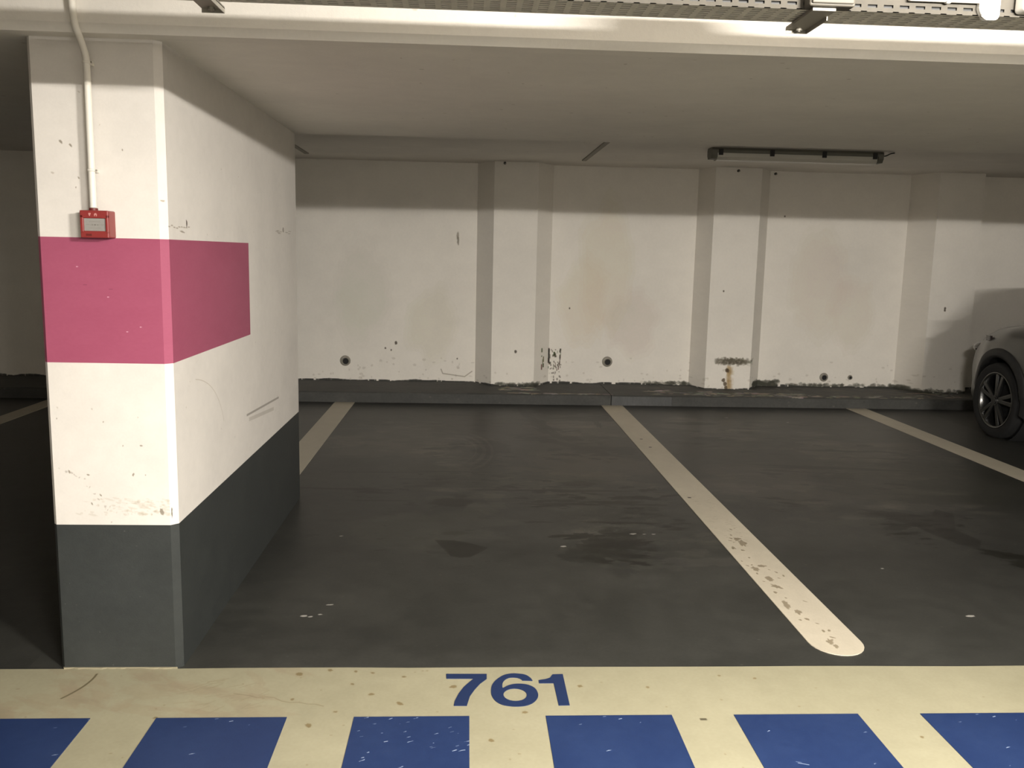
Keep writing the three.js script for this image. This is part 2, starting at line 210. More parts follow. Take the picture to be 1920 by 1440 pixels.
const blueTex = (seed, marks, big) => paint(512, 512, [27, 46, 86], [4, 4, 5], seed, (ctx) => {
  const r = rng(seed); const line = (x, y, l, w, a, rot) => { ctx.strokeStyle = `rgba(176,186,204,${a})`; ctx.lineWidth = w; ctx.beginPath(); ctx.moveTo(x, y); ctx.lineTo(x + l * Math.cos(rot), y + l * Math.sin(rot)); ctx.stroke(); };
  for (let i = 0; i < marks; i++) { const x = r() * 480, y = r() * 300, n = 1 + Math.floor(r() * 3); for (let k = 0; k < n; k++) line(x + k * 5, y - k * 2 + r() * 3, 3 + r() * 14, 1.2 + r() * 2.6, 0.35 + r() * 0.5, -0.5 + r() * 0.35); }
  for (let i = 0; i < 120; i++) { ctx.fillStyle = 'rgba(130,142,170,.25)'; ctx.fillRect(r() * 512, r() * 512, 1.5, 1.5); }
  if (big) { line(130, 262, 38, 3, 0.7, 0.28); line(125, 256, 20, 2, 0.5, 0.2); }
});
M.blueA = std({ map: blueTex(101, 34), roughness: 0.5 }); M.blueB = std({ map: blueTex(103, 6), roughness: 0.5 }); M.blueC = std({ map: blueTex(107, 3, true), roughness: 0.5 });
M.blueInk = std({ color: 0x192a4f, roughness: 0.5 });
const lineMap = paint(128, 2048, [196, 187, 168], [4, 5, 8], 91, (ctx) => {
  const r = rng(23), X = (x) => (x - 1.322) / 0.21 * 128, Z = (z) => (z + 5.5) / 5.5 * 2048;
  const S = (x, z, rx, rz, rot, c) => ragged(ctx, X(x), Z(z), rx / 0.21 * 128, rz * 372, rot, c, r, 2, 0.8);
  for (const [x, z, a, b, ro] of [[1.40, -0.85, 0.018, 0.03, 0.4], [1.40, -0.76, 0.022, 0.02, 0.6], [1.38, -0.98, 0.02, 0.03, 0.3], [1.42, -1.02, 0.02, 0.015, 0], [1.43, -1.35, 0.018, 0.05, 0.1], [1.42, -1.42, 0.015, 0.03, 0.5], [1.36, -1.28, 0.01, 0.02, 0], [1.41, -0.2, 0.012, 0.03, 0.8], [1.415, -0.16, 0.01, 0.015, 0.8], [1.37, -0.56, 0.012, 0.05, 0.3], [1.39, -0.48, 0.014, 0.025, 0.3]]) S(x, z, a, b, ro, 'rgba(128,116,94,.5)');
  for (let i = 0; i < 46; i++) { const x = 1.35 + r() * 0.13, z = -2.3 + r() * 1.0; ctx.strokeStyle = 'rgba(132,120,98,.4)'; ctx.lineWidth = 1.5; ctx.beginPath(); ctx.moveTo(X(x), Z(z)); ctx.lineTo(X(x) + 6 + r() * 10, Z(z) + (r() - 0.5) * 8); ctx.stroke(); }
  for (let i = 0; i < 30; i++) S(1.33 + r() * 0.15, -1.9 + r() * 1.7, 0.004 + r() * 0.006, 0.004 + r() * 0.01, r(), 'rgba(120,108,84,.5)');
  for (const [x, z] of [[1.41, -3.9], [1.42, -3.6], [1.37, -2.2]]) S(x, z, 0.012, 0.012, 0, 'rgba(60,54,44,.8)');
});
M.line = std({ map: lineMap, roughness: 0.5 });
M.linePlain = std({ map: paint(128, 1024, [190, 182, 164], [4, 5, 9], 97), roughness: 0.5 });

// pillar paints: u along the outline from the front-left corner, 2.75 m; v = height 2.1 m
const PU = 2.75, PVh = 2.1, PPX = 700;
const pillarUV = (x, y, z, s) => [s / PU, y / PVh];
const pillarWhite = paint(1925, 1470, [208, 203, 196], [3, 4, 7], 121, (ctx) => {
  const r = rng(33), X = (s) => s * PPX, Y = (y) => 1470 - y * PPX, F = (x) => x + 1.382, Rr = (z) => 0.4205 - z;
  const S = (s, y, rx, ry, rot, c, soft = 2) => ragged(ctx, X(s), Y(y), rx * PPX, ry * PPX, rot, c, r, soft, 0.7);
  for (let i = 0; i < 130; i++) { const s = 0.06 + Math.sqrt(r()) * 0.33, y = 0.55 + r() * 0.06; S(s, y, 0.002 + r() * r() * 0.022, 0.001 + r() * 0.004, 0.12 + (r() - 0.5) * 0.4, 'rgba(150,140,126,.10)'); }
  for (let i = 0; i < 16; i++) S(F(-1.33 + i * 0.0105 + r() * 0.008), 0.70 - 0.0009 * i * i - 0.003 * i * r(), 0.001 + r() * 0.005, 0.001 + r() * 0.003, r() * 3, 'rgba(120,110,98,.2)');
  for (const [x, y, a] of [[-1.319, 0.70, 0.006], [-1.258, 0.69, 0.005], [-1.11, 0.692, 0.006], [-1.08, 0.791, 0.005], [-1.22, 0.62, 0.005], [-1.02, 0.563, 0.012], [-1.25, 0.59, 0.005], [-1.07, 0.69, 0.003], [-1.14, 0.79, 0.003], [-1.2, 0.87, 0.003], [-1.35, 0.88, 0.003], [-1.10, 1.75, 0.004], [-1.29, 1.77, 0.007], [-1.26, 1.76, 0.006], [-1.24, 1.66, 0.004], [-1.25, 1.63, 0.003]]) S(F(x), y, a, a * 0.5, r() * 2, 'rgba(110,100,86,.45)');
  S(0.400, 0.56, 0.004, 0.02, 0, 'rgba(90,84,74,.7)');
  // scrape on the long side, fixings and cracks
  ctx.strokeStyle = 'rgba(96,90,82,.5)'; ctx.lineWidth = 7; ctx.beginPath(); ctx.moveTo(X(Rr(-0.96)), Y(0.716)); ctx.lineTo(X(Rr(-1.62)), Y(0.688)); ctx.stroke();
  ctx.strokeStyle = 'rgba(120,112,102,.25)'; ctx.lineWidth = 12; ctx.beginPath(); ctx.moveTo(X(Rr(-1.0)), Y(0.69)); ctx.lineTo(X(Rr(-1.5)), Y(0.65)); ctx.stroke();
  ctx.strokeStyle = 'rgba(140,128,108,.4)'; ctx.lineWidth = 2; ctx.beginPath(); ctx.moveTo(X(Rr(-0.25)), Y(0.98)); ctx.quadraticCurveTo(X(Rr(-0.52)), Y(0.94), X(Rr(-0.6)), Y(0.76)); ctx.stroke();
  S(Rr(-0.208), 1.53, 0.006, 0.014, 0, 'rgba(70,62,52,.7)'); for (let i = 0; i < 9; i++) S(Rr(-0.03 - i * 0.025), 1.515 + (r() - 0.5) * 0.008, 0.012, 0.002, 0, 'rgba(120,110,96,.4)'); S(Rr(-0.16), 1.50, 0.03, 0.003, 0.1, 'rgba(110,100,88,.4)');
  S(Rr(-1.8), 1.55, 0.02, 0.012, 0, 'rgba(100,92,80,.4)'); for (let i = 0; i < 8; i++) S(Rr(-1.6 - r() * 0.4), 1.535 + (r() - 0.5) * 0.02, 0.04, 0.002, 0, 'rgba(120,110,96,.3)');
  S(0.412, 1.595, 0.012, 0.003, 0, 'rgba(150,140,124,.6)');
  for (let i = 0; i < 70; i++) S(r() * 2.6, 0.55 + r() * 1.5, 0.002 + r() * 0.003, 0.001 + r() * 0.002, r() * 3, 'rgba(130,118,100,.35)', 1);
});
M.pillarWhite = std({ map: pillarWhite, roughness: 0.6, bumpMap: fine2, bumpScale: 0.0003 });
M.pink = std({ map: paint(512, 256, [148, 70, 95], [3, 3, 5], 131, (ctx) => { const r = rng(2); for (const [x, y] of [[70, 120], [88, 190], [40, 60], [102, 180]]) { ctx.fillStyle = 'rgba(240,225,230,.8)'; ctx.fillRect(x, y, 1.6, 1.6); } ctx.fillStyle = 'rgba(110,40,66,.6)'; ctx.fillRect(46, 96, 4, 1.6); ctx.fillRect(72, 104, 4, 1.6); }), roughness: 0.55 });
M.pillarDark = std({ map: darkPaint, roughness: 0.5, bumpMap: fineBump, bumpScale: 0.0003 });
M.galv = std({ map: paint(256, 256, [206, 201, 188], [10, 10, 12], 141), roughness: 0.7 });
M.galvRail = std({ map: paint(256, 256, [70, 66, 58], [6, 6, 8], 143), roughness: 0.8 });
M.galvDark = std({ color: 0x9a958a, roughness: 0.6, metalness: 0.35 });
M.plasticBeige = std({ color: 0x524e45, roughness: 0.6 });
M.plasticWhite = std({ color: 0xe9e6df, roughness: 0.5 });
M.plasticGrey = std({ color: 0x6b695f, roughness: 0.6 });
M.diffuserOff = new THREE.MeshPhysicalMaterial({ color: 0xe2dfd4, roughness: 0.35, transmission: 0.3, thickness: 0 });
M.conduit = std({ color: 0xd8d3c8, roughness: 0.5 });
M.red = std({ color: 0x7f2c2a, roughness: 0.4 });
M.redDark = std({ color: 0x5d1714, roughness: 0.5 });
M.black = std({ color: 0x0c0c0c, roughness: 0.7 });
M.cableGrey = std({ color: 0x4c4a44, roughness: 0.6 });
M.cableBlack = std({ color: 0x1b1b1a, roughness: 0.6 });
M.pipePVC = std({ color: 0x8f8a7f, roughness: 0.7 });
M.glow = std({ color: 0xffffff, emissive: new THREE.Color(1, 0.92, 0.8), emissiveIntensity: 12, roughness: 0.6 });

// ---------------------------------------------------------------- setting
const X0 = -9, X1 = 11, ZB = -6.226, ZF = 9.0, YS = 2.087, YR = 2.357, YA = 2.45, PY = 0.517;
const floor = structure('floor', 'dark grey painted garage floor with painted bay markings');
obj('bay_surface', bx(-1.5, 4.5, -0.2, 0, -5.49, 0, (x, y, z) => [(x - FX0) / 6, 1 - (z - FZ0) / 5.499]), M.bayFloor, floor);
obj('aisle_surface', bx(X0, X1, -0.2, 0, 0, ZF), M.plainFloor, floor);
obj('side_surface', bx(X0, -1.5, -0.2, 0, -5.49, 0), M.plainFloor, floor);
obj('side_surface', bx(4.5, X1, -0.2, 0, -5.49, 0), M.plainFloor, floor);
obj('ledge_bed', bx(X0, X1, -0.2, 0, ZB, -5.49), M.plainFloor, floor);
// cream band along the fronts of the bays, with blue blocks and the bay number
const rp = rng(50);
{ const e = []; for (let i = 0; i <= 100; i++) e.push([X0 + i * 0.2, (vnoise(i * 0.7, 3, 2) - 0.5) * 0.008 + 0.002]); 
  const g = slab([...e, [X1, 1.15], [X0, 1.15]], 0.0, 0.003); metreUV(g, creamUV); obj('cream_band', g, M.cream, floor, 'cream painted band along the bay fronts'); }
const blues = [[-2.93, -2.53], [-2.33, -1.93], [-1.75, -1.345 + 0.2], [-0.945, -0.545], [-0.337, 0.024], [0.266, 0.67], [0.871, 1.278], [1.484, 1.89], [2.1, 2.5], [2.7, 3.1]];
blues.forEach(([a, b], i) => { const g = slab([[a, 0.334], [b, 0.333], [b, 0.86], [a, 0.86]], 0.003, 0.005); metreUV(g, (x, y, z) => [(x - a) / 0.42, 1 - (z - 0.333) / 0.53]); obj('blue_block', g, i === 4 ? M.blueA : i === 6 ? M.blueC : M.blueB, floor, i === 4 ? 'blue painted block with white scratches' : undefined); });
const seven = [[-0.056, 0.053], [0.085, 0.054], [0.084, 0.089], [0.061, 0.122], [0.042, 0.163], [0.026, 0.207], [0.019, 0.25], [0.016, 0.269], [-0.026, 0.268], [-0.023, 0.237], [-0.011, 0.189], [0.006, 0.144], [0.029, 0.103], [0.04, 0.087], [-0.054, 0.086]];
const six = [[0.241, 0.104], [0.236, 0.085], [0.219, 0.061], [0.196, 0.053], [0.178, 0.051], [0.149, 0.059], [0.121, 0.089], [0.103, 0.127], [0.097, 0.168], [0.099, 0.208], [0.111, 0.242], [0.132, 0.264], [0.158, 0.273], [0.181, 0.275], [0.21, 0.269], [0.235, 0.248], [0.251, 0.214], [0.252, 0.183], [0.244, 0.154], [0.223, 0.132], [0.197, 0.125], [0.174, 0.127], [0.153, 0.138], [0.137, 0.153], [0.136, 0.136], [0.139, 0.113], [0.148, 0.094], [0.162, 0.082], [0.178, 0.08], [0.194, 0.085], [0.203, 0.095], [0.206, 0.102]];
const one = [[0.262, 0.1], [0.286, 0.093], [0.303, 0.083], [0.314, 0.059], [0.35, 0.057], [0.35, 0.269], [0.314, 0.27], [0.312, 0.121], [0.262, 0.121]];
const sixHole = []; for (let i = 0; i < 24; i++) { const a = i / 24 * Math.PI * 2; sixHole.push([0.176 + 0.039 * Math.cos(a), 0.199 + 0.042 * Math.sin(a)]); }
function smooth(pts) { return new THREE.CatmullRomCurve3(pts.map((p) => new THREE.Vector3(p[0], 0, p[1])), true, 'centripetal').getPoints(pts.length * 3).map((p) => [p.x, p.z]); }
function sixPts() { const c = new THREE.CatmullRomCurve3(six.map((p) => new THREE.Vector3(p[0], 0, p[1])), false, 'centripetal'); return c.getPoints(110).map((p) => [p.x, p.z]); }
obj('digit_seven', slab(seven, 0.003, 0.005), M.blueInk, floor, 'blue painted digit 7');
obj('digit_six', slab(sixPts(), 0.003, 0.005, [sixHole]), M.blueInk, floor, 'blue painted digit 6');
obj('digit_one', slab(one, 0.003, 0.005), M.blueInk, floor, 'blue painted digit 1');
// bay lines
function bayLine(x0, x1, mat, label) {
  const c = (x0 + x1) / 2, w = (x1 - x0) / 2, pts = [[x0, -5.47], [x1, -5.47]];
  for (let i = 0; i <= 14; i++) { const a = i / 14 * Math.PI; pts.push([c + w * Math.cos(a), -0.2 + w * 1.1 * Math.sin(a)]); }
  const g = slab(pts, 0, 0.003); metreUV(g, (x, y, z) => [(x - x0) / (x1 - x0), 1 - (z + 5.5) / 5.5]); obj('bay_line', g, mat, floor, label);
}
bayLine(1.322, 1.532, M.line, 'cream painted bay line with grey scuffs and a rounded end');
bayLine(-1.263, -1.073, M.linePlain); bayLine(3.775, 3.977, M.linePlain); bayLine(-3.93, -3.76, M.linePlain); bayLine(6.3, 6.5, M.linePlain);

// back wall: panels in one plane, with splayed pilasters standing proud of it
const wallBack = structure('wall_back', 'white painted concrete wall with splayed pilasters, stained at its foot');
obj('panel', bx(X0, X1, 0, YR + 0.2, ZB - 0.3, ZB, (x, y, z) => wallUV(x, y)), M.wall, wallBack);
const pil = [[0.089, 0.252, 0.692, 0.864, -5.985], [2.37, 2.475, 2.948, 3.12, -5.965], [4.62, 4.755, 5.225, 5.40, -5.90]];
for (const [a, b, c, d, z] of pil) obj('pilaster', prism([[a, ZB], [b, z], [c, z], [d, ZB], [d, ZB - 0.05], [a, ZB - 0.05]], 0.1, YR, (x, y) => wallUV(x, y)), M.wall, wallBack);
const wallLeft = structure('wall_left'); obj('wall_panel', bx(X0 - 0.3, X0, -0.2, YA + 0.2, ZB, ZF), M.white, wallLeft);
const wallRight = structure('wall_right'); obj('wall_panel', bx(X1, X1 + 0.3, -0.2, YA + 0.2, ZB, ZF), M.white, wallRight);
const wallFront = structure('wall_front'); obj('wall_panel', bx(X0, X1, -0.2, YA + 0.2, ZF, ZF + 0.3), M.white, wallFront);
// ceilings and the wide downstand beam between them
const ceiling = structure('ceiling', 'pale concrete ceiling');
obj('rear_slab', bx(X0, X1, YR, YR + 0.3, ZB, -2.15), M.white, ceiling);
obj('aisle_slab', bx(X0, X1, YA, YA + 0.2, 0.09, ZF), M.white, ceiling);
for (const [x, z0, z1] of [[1.1, -5.66, -2.3], [-1.545, -5.7, -2.3]]) obj('joint_strip', rbx(x - 0.022, x + 0.022, YR - 0.010, YR + 0.004, z0, z1, 0.004), M.pipePVC, ceiling, 'dark strip along the ceiling');
const beam = structure('ceiling_beam', 'wide white downstand beam with a chamfered front edge');
{ const prof = new THREE.Shape([[0.066, YS], [0.09, YS + 0.024], [0.09, YA + 0.2], [-2.15, YA + 0.2], [-2.15, YS]].map((p) => new THREE.Vector2(p[0], p[1])));
  const g = new THREE.ExtrudeGeometry(prof, { depth: X1 - X0, bevelEnabled: false }); g.rotateY(-Math.PI / 2); // shape x -> +z, depth -> -x
  g.translate(X1, 0, 0); g.computeVertexNormals(); metreUV(g); obj('beam_body', g, M.white, beam); }
// dark ledge at the foot of the back wall
const kerb = structure('trim_1', 'dark painted concrete ledge along the foot of the back wall');
const ledgeMap = paint(2048, 256, [66, 66, 63], [8, 9, 10], 151, (ctx) => {
  const r = rng(19), X = (x) => (x + 3) * 204.8, Z = (z) => (z + 6.226) * 204.8;
  for (const [x0, x1, z0, z1, n] of [[1.85, 2.5, -5.85, -5.55, 40], [2.3, 3.4, -5.75, -5.5, 90], [3.1, 4.6, -5.65, -5.5, 50], [0.3, 0.7, -5.95, -5.7, 40], [0.4, 1.4, -5.56, -5.5, 30], [4.6, 5.1, -5.9, -5.6, 30]]) for (let i = 0; i < n; i++) ragged(ctx, X(x0 + r() * (x1 - x0)), Z(z0 + r() * (z1 - z0)), 2 + r() * 12, 1 + r() * 4, (r() - 0.5) * 0.5, `rgba(${150 + r() * 40},${144 + r() * 40},${130 + r() * 40},.75)`, r, 1, 0.7);
  for (let i = 0; i < 160; i++) ragged(ctx, X(1.8 + r() * 3.4), Z(-6.2 + r() * 0.6), 3 + r() * 18, 2 + r() * 10, r(), 'rgba(104,94,78,.14)', r, 2, 0.6);
  for (let i = 0; i < 60; i++) ragged(ctx, X(3.0 + r() * 0.5), Z(-6.22 + r() * 0.25), 3 + r() * 10, 2 + r() * 6, r(), 'rgba(30,28,22,.3)', r, 2, 0.6);
  for (let i = 0; i < 260; i++) { ctx.fillStyle = r() < 0.6 ? 'rgba(150,145,132,.3)' : 'rgba(24,24,22,.4)'; ctx.fillRect(r() * 2048, r() * 256, 1 + r() * 4, 1 + r() * 2); }
});
M.ledge = std({ map: ledgeMap, roughness: 0.7, bumpMap: fineBump, bumpScale: 0.002 });
M.ledgePatch = std({ map: paint(512, 128, [74, 75, 75], [10, 10, 10], 153), roughness: 0.6, bumpMap: fineBump, bumpScale: 0.002 });
const ledgeUV = (x, y, z, ax, ay, az) => [(x + 3) / 10, ay > 0.5 ? 1 - (z + 6.226) / 1.25 : 0.1 + y * 0.8];
{ const seg = (a, b) => { const g = new THREE.ExtrudeGeometry(new THREE.Shape([[ZB, 0], [-5.478, 0], [-5.478, 0.092], [-5.488, 0.1026], [ZB, 0.1026]].map((p) => new THREE.Vector2(p[0], p[1]))), { depth: b - a, bevelEnabled: false }); g.rotateY(-Math.PI / 2); g.translate(b, 0, 0); g.computeVertexNormals(); return metreUV(g, ledgeUV); };
  obj('kerb_segment', seg(X0, 1.417), M.ledge, kerb); obj('kerb_segment', seg(1.423, 2.02), M.ledge, kerb); obj('kerb_segment', seg(2.022, X1), M.ledge, kerb);
  obj('kerb_facing', bx(1.425, 2.02, 0.004, 0.09, -5.479, -5.474), M.ledgePatch, kerb, 'lighter grey mortar facing'); }

// ---------------------------------------------------------------- pillar
const pillar = thing('concrete_pillar', 'white concrete pillar with a pink band and a dark grey foot', 'pillar', [0, 0, 0]);
const XL = -1.382, XC = -0.994, XR = -0.972, ZP = -2.15, ZPE = -1.06;
const plan = (z0, z1) => (z1 === 0 ? [[XL, -0.012], [XL + 0.012, 0], [XC, 0], [XR, -0.022], [XR, z0], [XL, z0]] : [[XL, z1], [XR, z1], [XR, z0], [XL, z0]]);
const uvP = (x, y, z, s) => { const front = z > -0.0221 && x < XR; return [(front ? x + 1.382 : 0.4205 - z) / PU, y / PVh]; };
obj('grey_foot', prism(plan(ZP, 0), 0, PY), M.pillarDark, pillar, 'dark grey painted foot');
obj('white_shaft', [prism(plan(ZP, 0), PY, 1.067, uvP), prism(plan(ZP, ZPE), 1.067, 1.473, uvP), prism(plan(ZP, 0), 1.473, YS, uvP)], M.pillarWhite, pillar);
obj('pink_band', prism(plan(ZPE, 0), 1.067, 1.473, (x, y, z, s) => [s / 1.6, (y - 1.067) / 0.41]), M.pink, pillar, 'pink painted band round the corner');
{ const e = []; for (let i = 0; i <= 24; i++) e.push([-1.37 + i * 0.016, 0.002 + vnoise(i * 0.9, 2, 4) * 0.007]); obj('mortar_seam', slab([...e, [-0.99, -0.002], [-1.375, -0.002]], 0.003, 0.007), std({ color: 0x8f8871, roughness: 0.9 }), pillar, 'rough mortar seam at the foot'); }

// ---------------------------------------------------------------- fire alarm call point and its conduit
const call = thing('fire_call_point', 'red fire alarm call point box above the pink band', 'fire alarm', [-1.174, 1.5145, 0.0005]);
obj('housing', rbx(-0.0435, 0.0435, -0.0425, 0.0425, 0, 0.052, 0.004), M.red, call);
{ const f = obj('front_cover', [rbx(-0.0435, 0.0435, 0.018, 0.0425, 0.05, 0.06, 0.003), rbx(-0.0435, 0.0435, -0.0425, -0.021, 0.05, 0.06, 0.003), rbx(-0.0435, -0.033, -0.03, 0.03, 0.05, 0.06, 0.003), rbx(0.034, 0.0435, -0.03, 0.03, 0.05, 0.06, 0.003)], M.red, call);
  const ink = std({ color: 0xb87f7a, roughness: 0.5 });
  const fl = new THREE.Shape(); fl.moveTo(0, -0.005); fl.quadraticCurveTo(-0.005, 0, -0.003, 0.005); fl.lineTo(0.004, 0.005); fl.quadraticCurveTo(0.003, 0, 0.0005, -0.005);
  const g1 = new THREE.ExtrudeGeometry(fl, { depth: 0.0006, bevelEnabled: false }); g1.translate(-0.0125, 0.0295, 0.06);
  const hs = new THREE.Shape(); hs.moveTo(-0.004, -0.005); hs.lineTo(-0.0045, 0.001); hs.quadraticCurveTo(0, 0.008, 0.0045, 0.001); hs.lineTo(0.004, -0.005); hs.lineTo(0.0016, -0.005); hs.lineTo(0.0016, -0.001); hs.lineTo(-0.0016, -0.001); hs.lineTo(-0.0016, -0.005);
  const g2 = new THREE.ExtrudeGeometry(hs, { depth: 0.0006, bevelEnabled: false }); g2.translate(0.0055, 0.0295, 0.06);
  obj('printed_symbol', g1, ink, f); obj('printed_symbol', g2, ink, f); }
{ const pm = paint(256, 160, [138, 135, 130], [4, 4, 4], 161, (ctx) => { ctx.fillStyle = '#5a564f'; ctx.fillRect(20, 80, 216, 2); ctx.beginPath(); ctx.arc(128, 82, 8, 0, 7); ctx.fill(); ctx.fillStyle = 'rgba(90,86,80,.6)'; ctx.fillRect(60, 40, 130, 3); ctx.fillRect(60, 120, 130, 3); ctx.beginPath(); ctx.moveTo(84, 82); ctx.lineTo(104, 74); ctx.lineTo(104, 90); ctx.fill(); ctx.beginPath(); ctx.moveTo(172, 82); ctx.lineTo(152, 74); ctx.lineTo(152, 90); ctx.fill(); });
  obj('press_plate', bx(-0.034, 0.035, -0.021, 0.018, 0.05, 0.054, (x, y) => [(x + 0.034) / 0.069, (y + 0.021) / 0.039]), std({ map: pm, roughness: 0.4 }), call, 'grey press plate with a black dot'); }
obj('key_slot', rbx(-0.026, -0.008, -0.037, -0.03, 0.0595, 0.0606, 0.0004), M.redDark, call);
obj('cable_gland', new THREE.CylinderGeometry(0.013, 0.014, 0.008, 20).translate(-0.008, 0.046, 0.0395), M.redDark, call);
const cond = thing('conduit', 'pale conduit pipe running up the pillar from the call point', 'conduit', [-1.182, 1.566, 0]);
obj('pipe', tube([[0, 0, 0.04], [0, 0.2, 0.04], [0.0, 0.42, 0.04], [0.0, 0.46, 0.045], [-0.002, 0.50, 0.07], [-0.004, 0.535, 0.098], [-0.006, 0.58, 0.106], [-0.008, 0.7, 0.106], [-0.01, 0.88, 0.106]], 0.0105, 90, 14), M.conduit, cond);
for (const y of [0.115, 0.44]) { const c = obj('clip', [rbx(-0.007, 0.007, y - 0.005, y + 0.005, 0, 0.03, 0.001), new THREE.TorusGeometry(0.0113, 0.0014, 8, 20).scale(1, 1, 2.6).rotateX(Math.PI / 2).translate(0, y, 0.04), rbx(0.010, 0.019, y - 0.004, y + 0.004, 0.036, 0.043, 0.0015)], M.conduit, cond); obj('screw', new THREE.CylinderGeometry(0.003, 0.003, 0.01, 8).rotateX(Math.PI / 2).translate(0.016, y, 0.0405), M.galvDark, c); }

// ---------------------------------------------------------------- cable tray in front of the beam
const TY = 1.956, TZ0 = 0.965, TZ1 = 1.065, TH = 0.11, TP = 0.0335, TX0 = -5.0, TX1 = 9.9;
const tray = thing('cable_tray', 'grey perforated metal cable tray running along the white beam', 'cable tray', [0, 0, 0]);
{ const bars = [], t = 0.0018;
  for (let k = 0; TX0 + k * TP < TX1; k++) {
    const x = TX0 + k * TP; bars.push(bx(x, x + 0.0125, TY, TY + t, TZ0, TZ1));
    for (let j = 0; j < 7; j++) { const z = TZ0 + 0.004 + j * 0.0142; bars.push(bx(x + 0.0125, x + TP, TY, TY + t, z, z + 0.0075)); }
  }
  obj('perforated_base', bars, M.galv, tray);
  const front = [bx(TX0, TX1, TY, TY + 0.0085, TZ1 - 0.0015, TZ1), bx(TX0, TX1, TY + 0.0145, TY + TH, TZ1 - 0.0015, TZ1), bx(TX0, TX1, TY + TH - 0.002, TY + TH, TZ1 - 0.012, TZ1)];
  for (let k = 0; TX0 + k * TP < TX1; k++) { const x = TX0 + k * TP; front.push(bx(x, x + 0.0135, TY + 0.0085, TY + 0.0145, TZ1 - 0.0015, TZ1)); }
  obj('side_rail', front, M.galvRail, tray); obj('side_rail', [bx(TX0, TX1, TY, TY + TH, TZ0, TZ0 + 0.0015), bx(TX0, TX1, TY + TH - 0.002, TY + TH, TZ0, TZ0 + 0.012)], M.galv, tray); }
const hang = [-3.8, -2.15, -0.545, 0.71, 2.3, 3.9, 5.5, 7.1, 8.7];
hang.forEach((x, i) => {
  const h = thing('tray_hanger', i === 2 ? 'cable tray hanger bracket in front of the soffit beside the pillar' : i === 3 ? 'cable tray hanger bracket under the beige junction box' : 'cable tray hanger bracket away from pillar and boxes', 'bracket', [x, TY, TZ0 - 0.016], 'hangers of the cable tray');
  obj('bracket', [rbx(-0.024, 0.024, -0.008, -0.002, -0.012, 0.14, 0.001), rbx(-0.024, 0.024, -0.016, -0.004, -0.0135, -0.011, 0.001), rbx(0.021, 0.024, -0.016, -0.004, -0.012, 0.1, 0.001)], M.galvDark, h);
  obj('rod', cyl(0.0035, YA - TY + 0.016, 10).translate(0, (YA - TY - 0.016) / 2, 0.003), M.galvDark, h);
  obj('nut', cyl(0.0075, 0.006, 6).translate(0, -0.011, 0.003), M.galvDark, h);
});
// boxes and cables on the tray
const jb = thing('junction_box', 'beige plastic junction box on the side of the cable tray', 'junction box', [0.722, TY - 0.001, TZ1 + 0.0005]);
obj('box', rbx(-0.047, 0.047, 0, 0.075, 0, 0.034, 0.004), M.plasticBeige, jb); obj('lid', rbx(-0.043, 0.043, 0.004, 0.071, 0.033, 0.039, 0.003), M.plasticBeige, jb);
const jb2 = thing('junction_box', 'flat junction box lying on top of the cable tray rails', 'junction box', [0.79, TY + TH + 0.0005, (TZ0 + TZ1) / 2]);
obj('box', rbx(-0.14, 0.14, 0, 0.016, -0.048, 0.048, 0.004), M.plasticBeige, jb2); obj('lid', rbx(-0.135, 0.135, 0.0155, 0.021, -0.044, 0.044, 0.002), M.plasticBeige, jb2);
[[0.979, 0.0085, 'grey'], [0.998, 0.0085, 'beige'], [1.017, 0.0085, 'grey'], [1.036, 0.0085, 'beige'], [1.053, 0.0075, 'black']].forEach(([z, r, c], i) => { const pts = []; for (let k = 0; k <= 16; k++) pts.push([TX0 + 0.02 + k * (TX1 - TX0 - 0.04) / 16, TY + 0.0025 + r + 0.0012, z + (vnoise(k * 0.8, i, 3) - 0.5) * 0.0015]); const o = obj(numbered('cable'), tube(pts, r, 60, 8), c === 'beige' ? M.plasticBeige : c === 'black' ? M.cableBlack : M.cableGrey, scene); tag(o, `${c} cable lying in the perforated cable tray`, 'cable', `${c} cables in the tray`); });
const wc = thing('white_conduit', 'short white conduit along the outer side of the cable tray', 'conduit', [0.97, TY + 0.03, TZ1 + 0.012]);
obj('pipe', cyl(0.0095, 0.16, 16).rotateZ(Math.PI / 2).translate(0, 0, 0), M.plasticWhite, wc); obj('clip', new THREE.TorusGeometry(0.0105, 0.0018, 8, 18).rotateY(Math.PI / 2).scale(3, 1, 1), M.plasticWhite, wc);
const cl = thing('white_clamp', 'white hooked clamp hanging over the cable tray edge', 'clamp', [1.058, TY, TZ1]);
{ const sh = new THREE.Shape(); sh.moveTo(-0.018, 0.06); sh.lineTo(-0.02, 0.012); sh.quadraticCurveTo(-0.014, -0.006, -0.004, -0.009); sh.lineTo(0.012, -0.009); sh.quadraticCurveTo(0.02, -0.008, 0.02, 0.002); sh.lineTo(0.02, 0.06);
  obj('hook', new THREE.ExtrudeGeometry(sh, { depth: 0.01, bevelEnabled: true, bevelSize: 0.002, bevelThickness: 0.002, bevelSegments: 2 }).translate(0, 0, 0.0025), M.plasticWhite, cl); obj('slot', bx(-0.008, 0.008, 0.018, 0.021, 0.0144, 0.0152), M.galvDark, cl); obj('slot', bx(-0.006, 0.018, 0.005, 0.0065, 0.0144, 0.0152), M.galvDark, cl); obj('screw', cyl(0.004, 0.004, 10).rotateX(Math.PI / 2).translate(-0.014, -0.003, 0.014), M.galvDark, cl); }
const wb = thing('white_box', 'white rounded plastic box on the side of the cable tray', 'junction box', [1.165, TY + 0.003, TZ1 + 0.0005]);
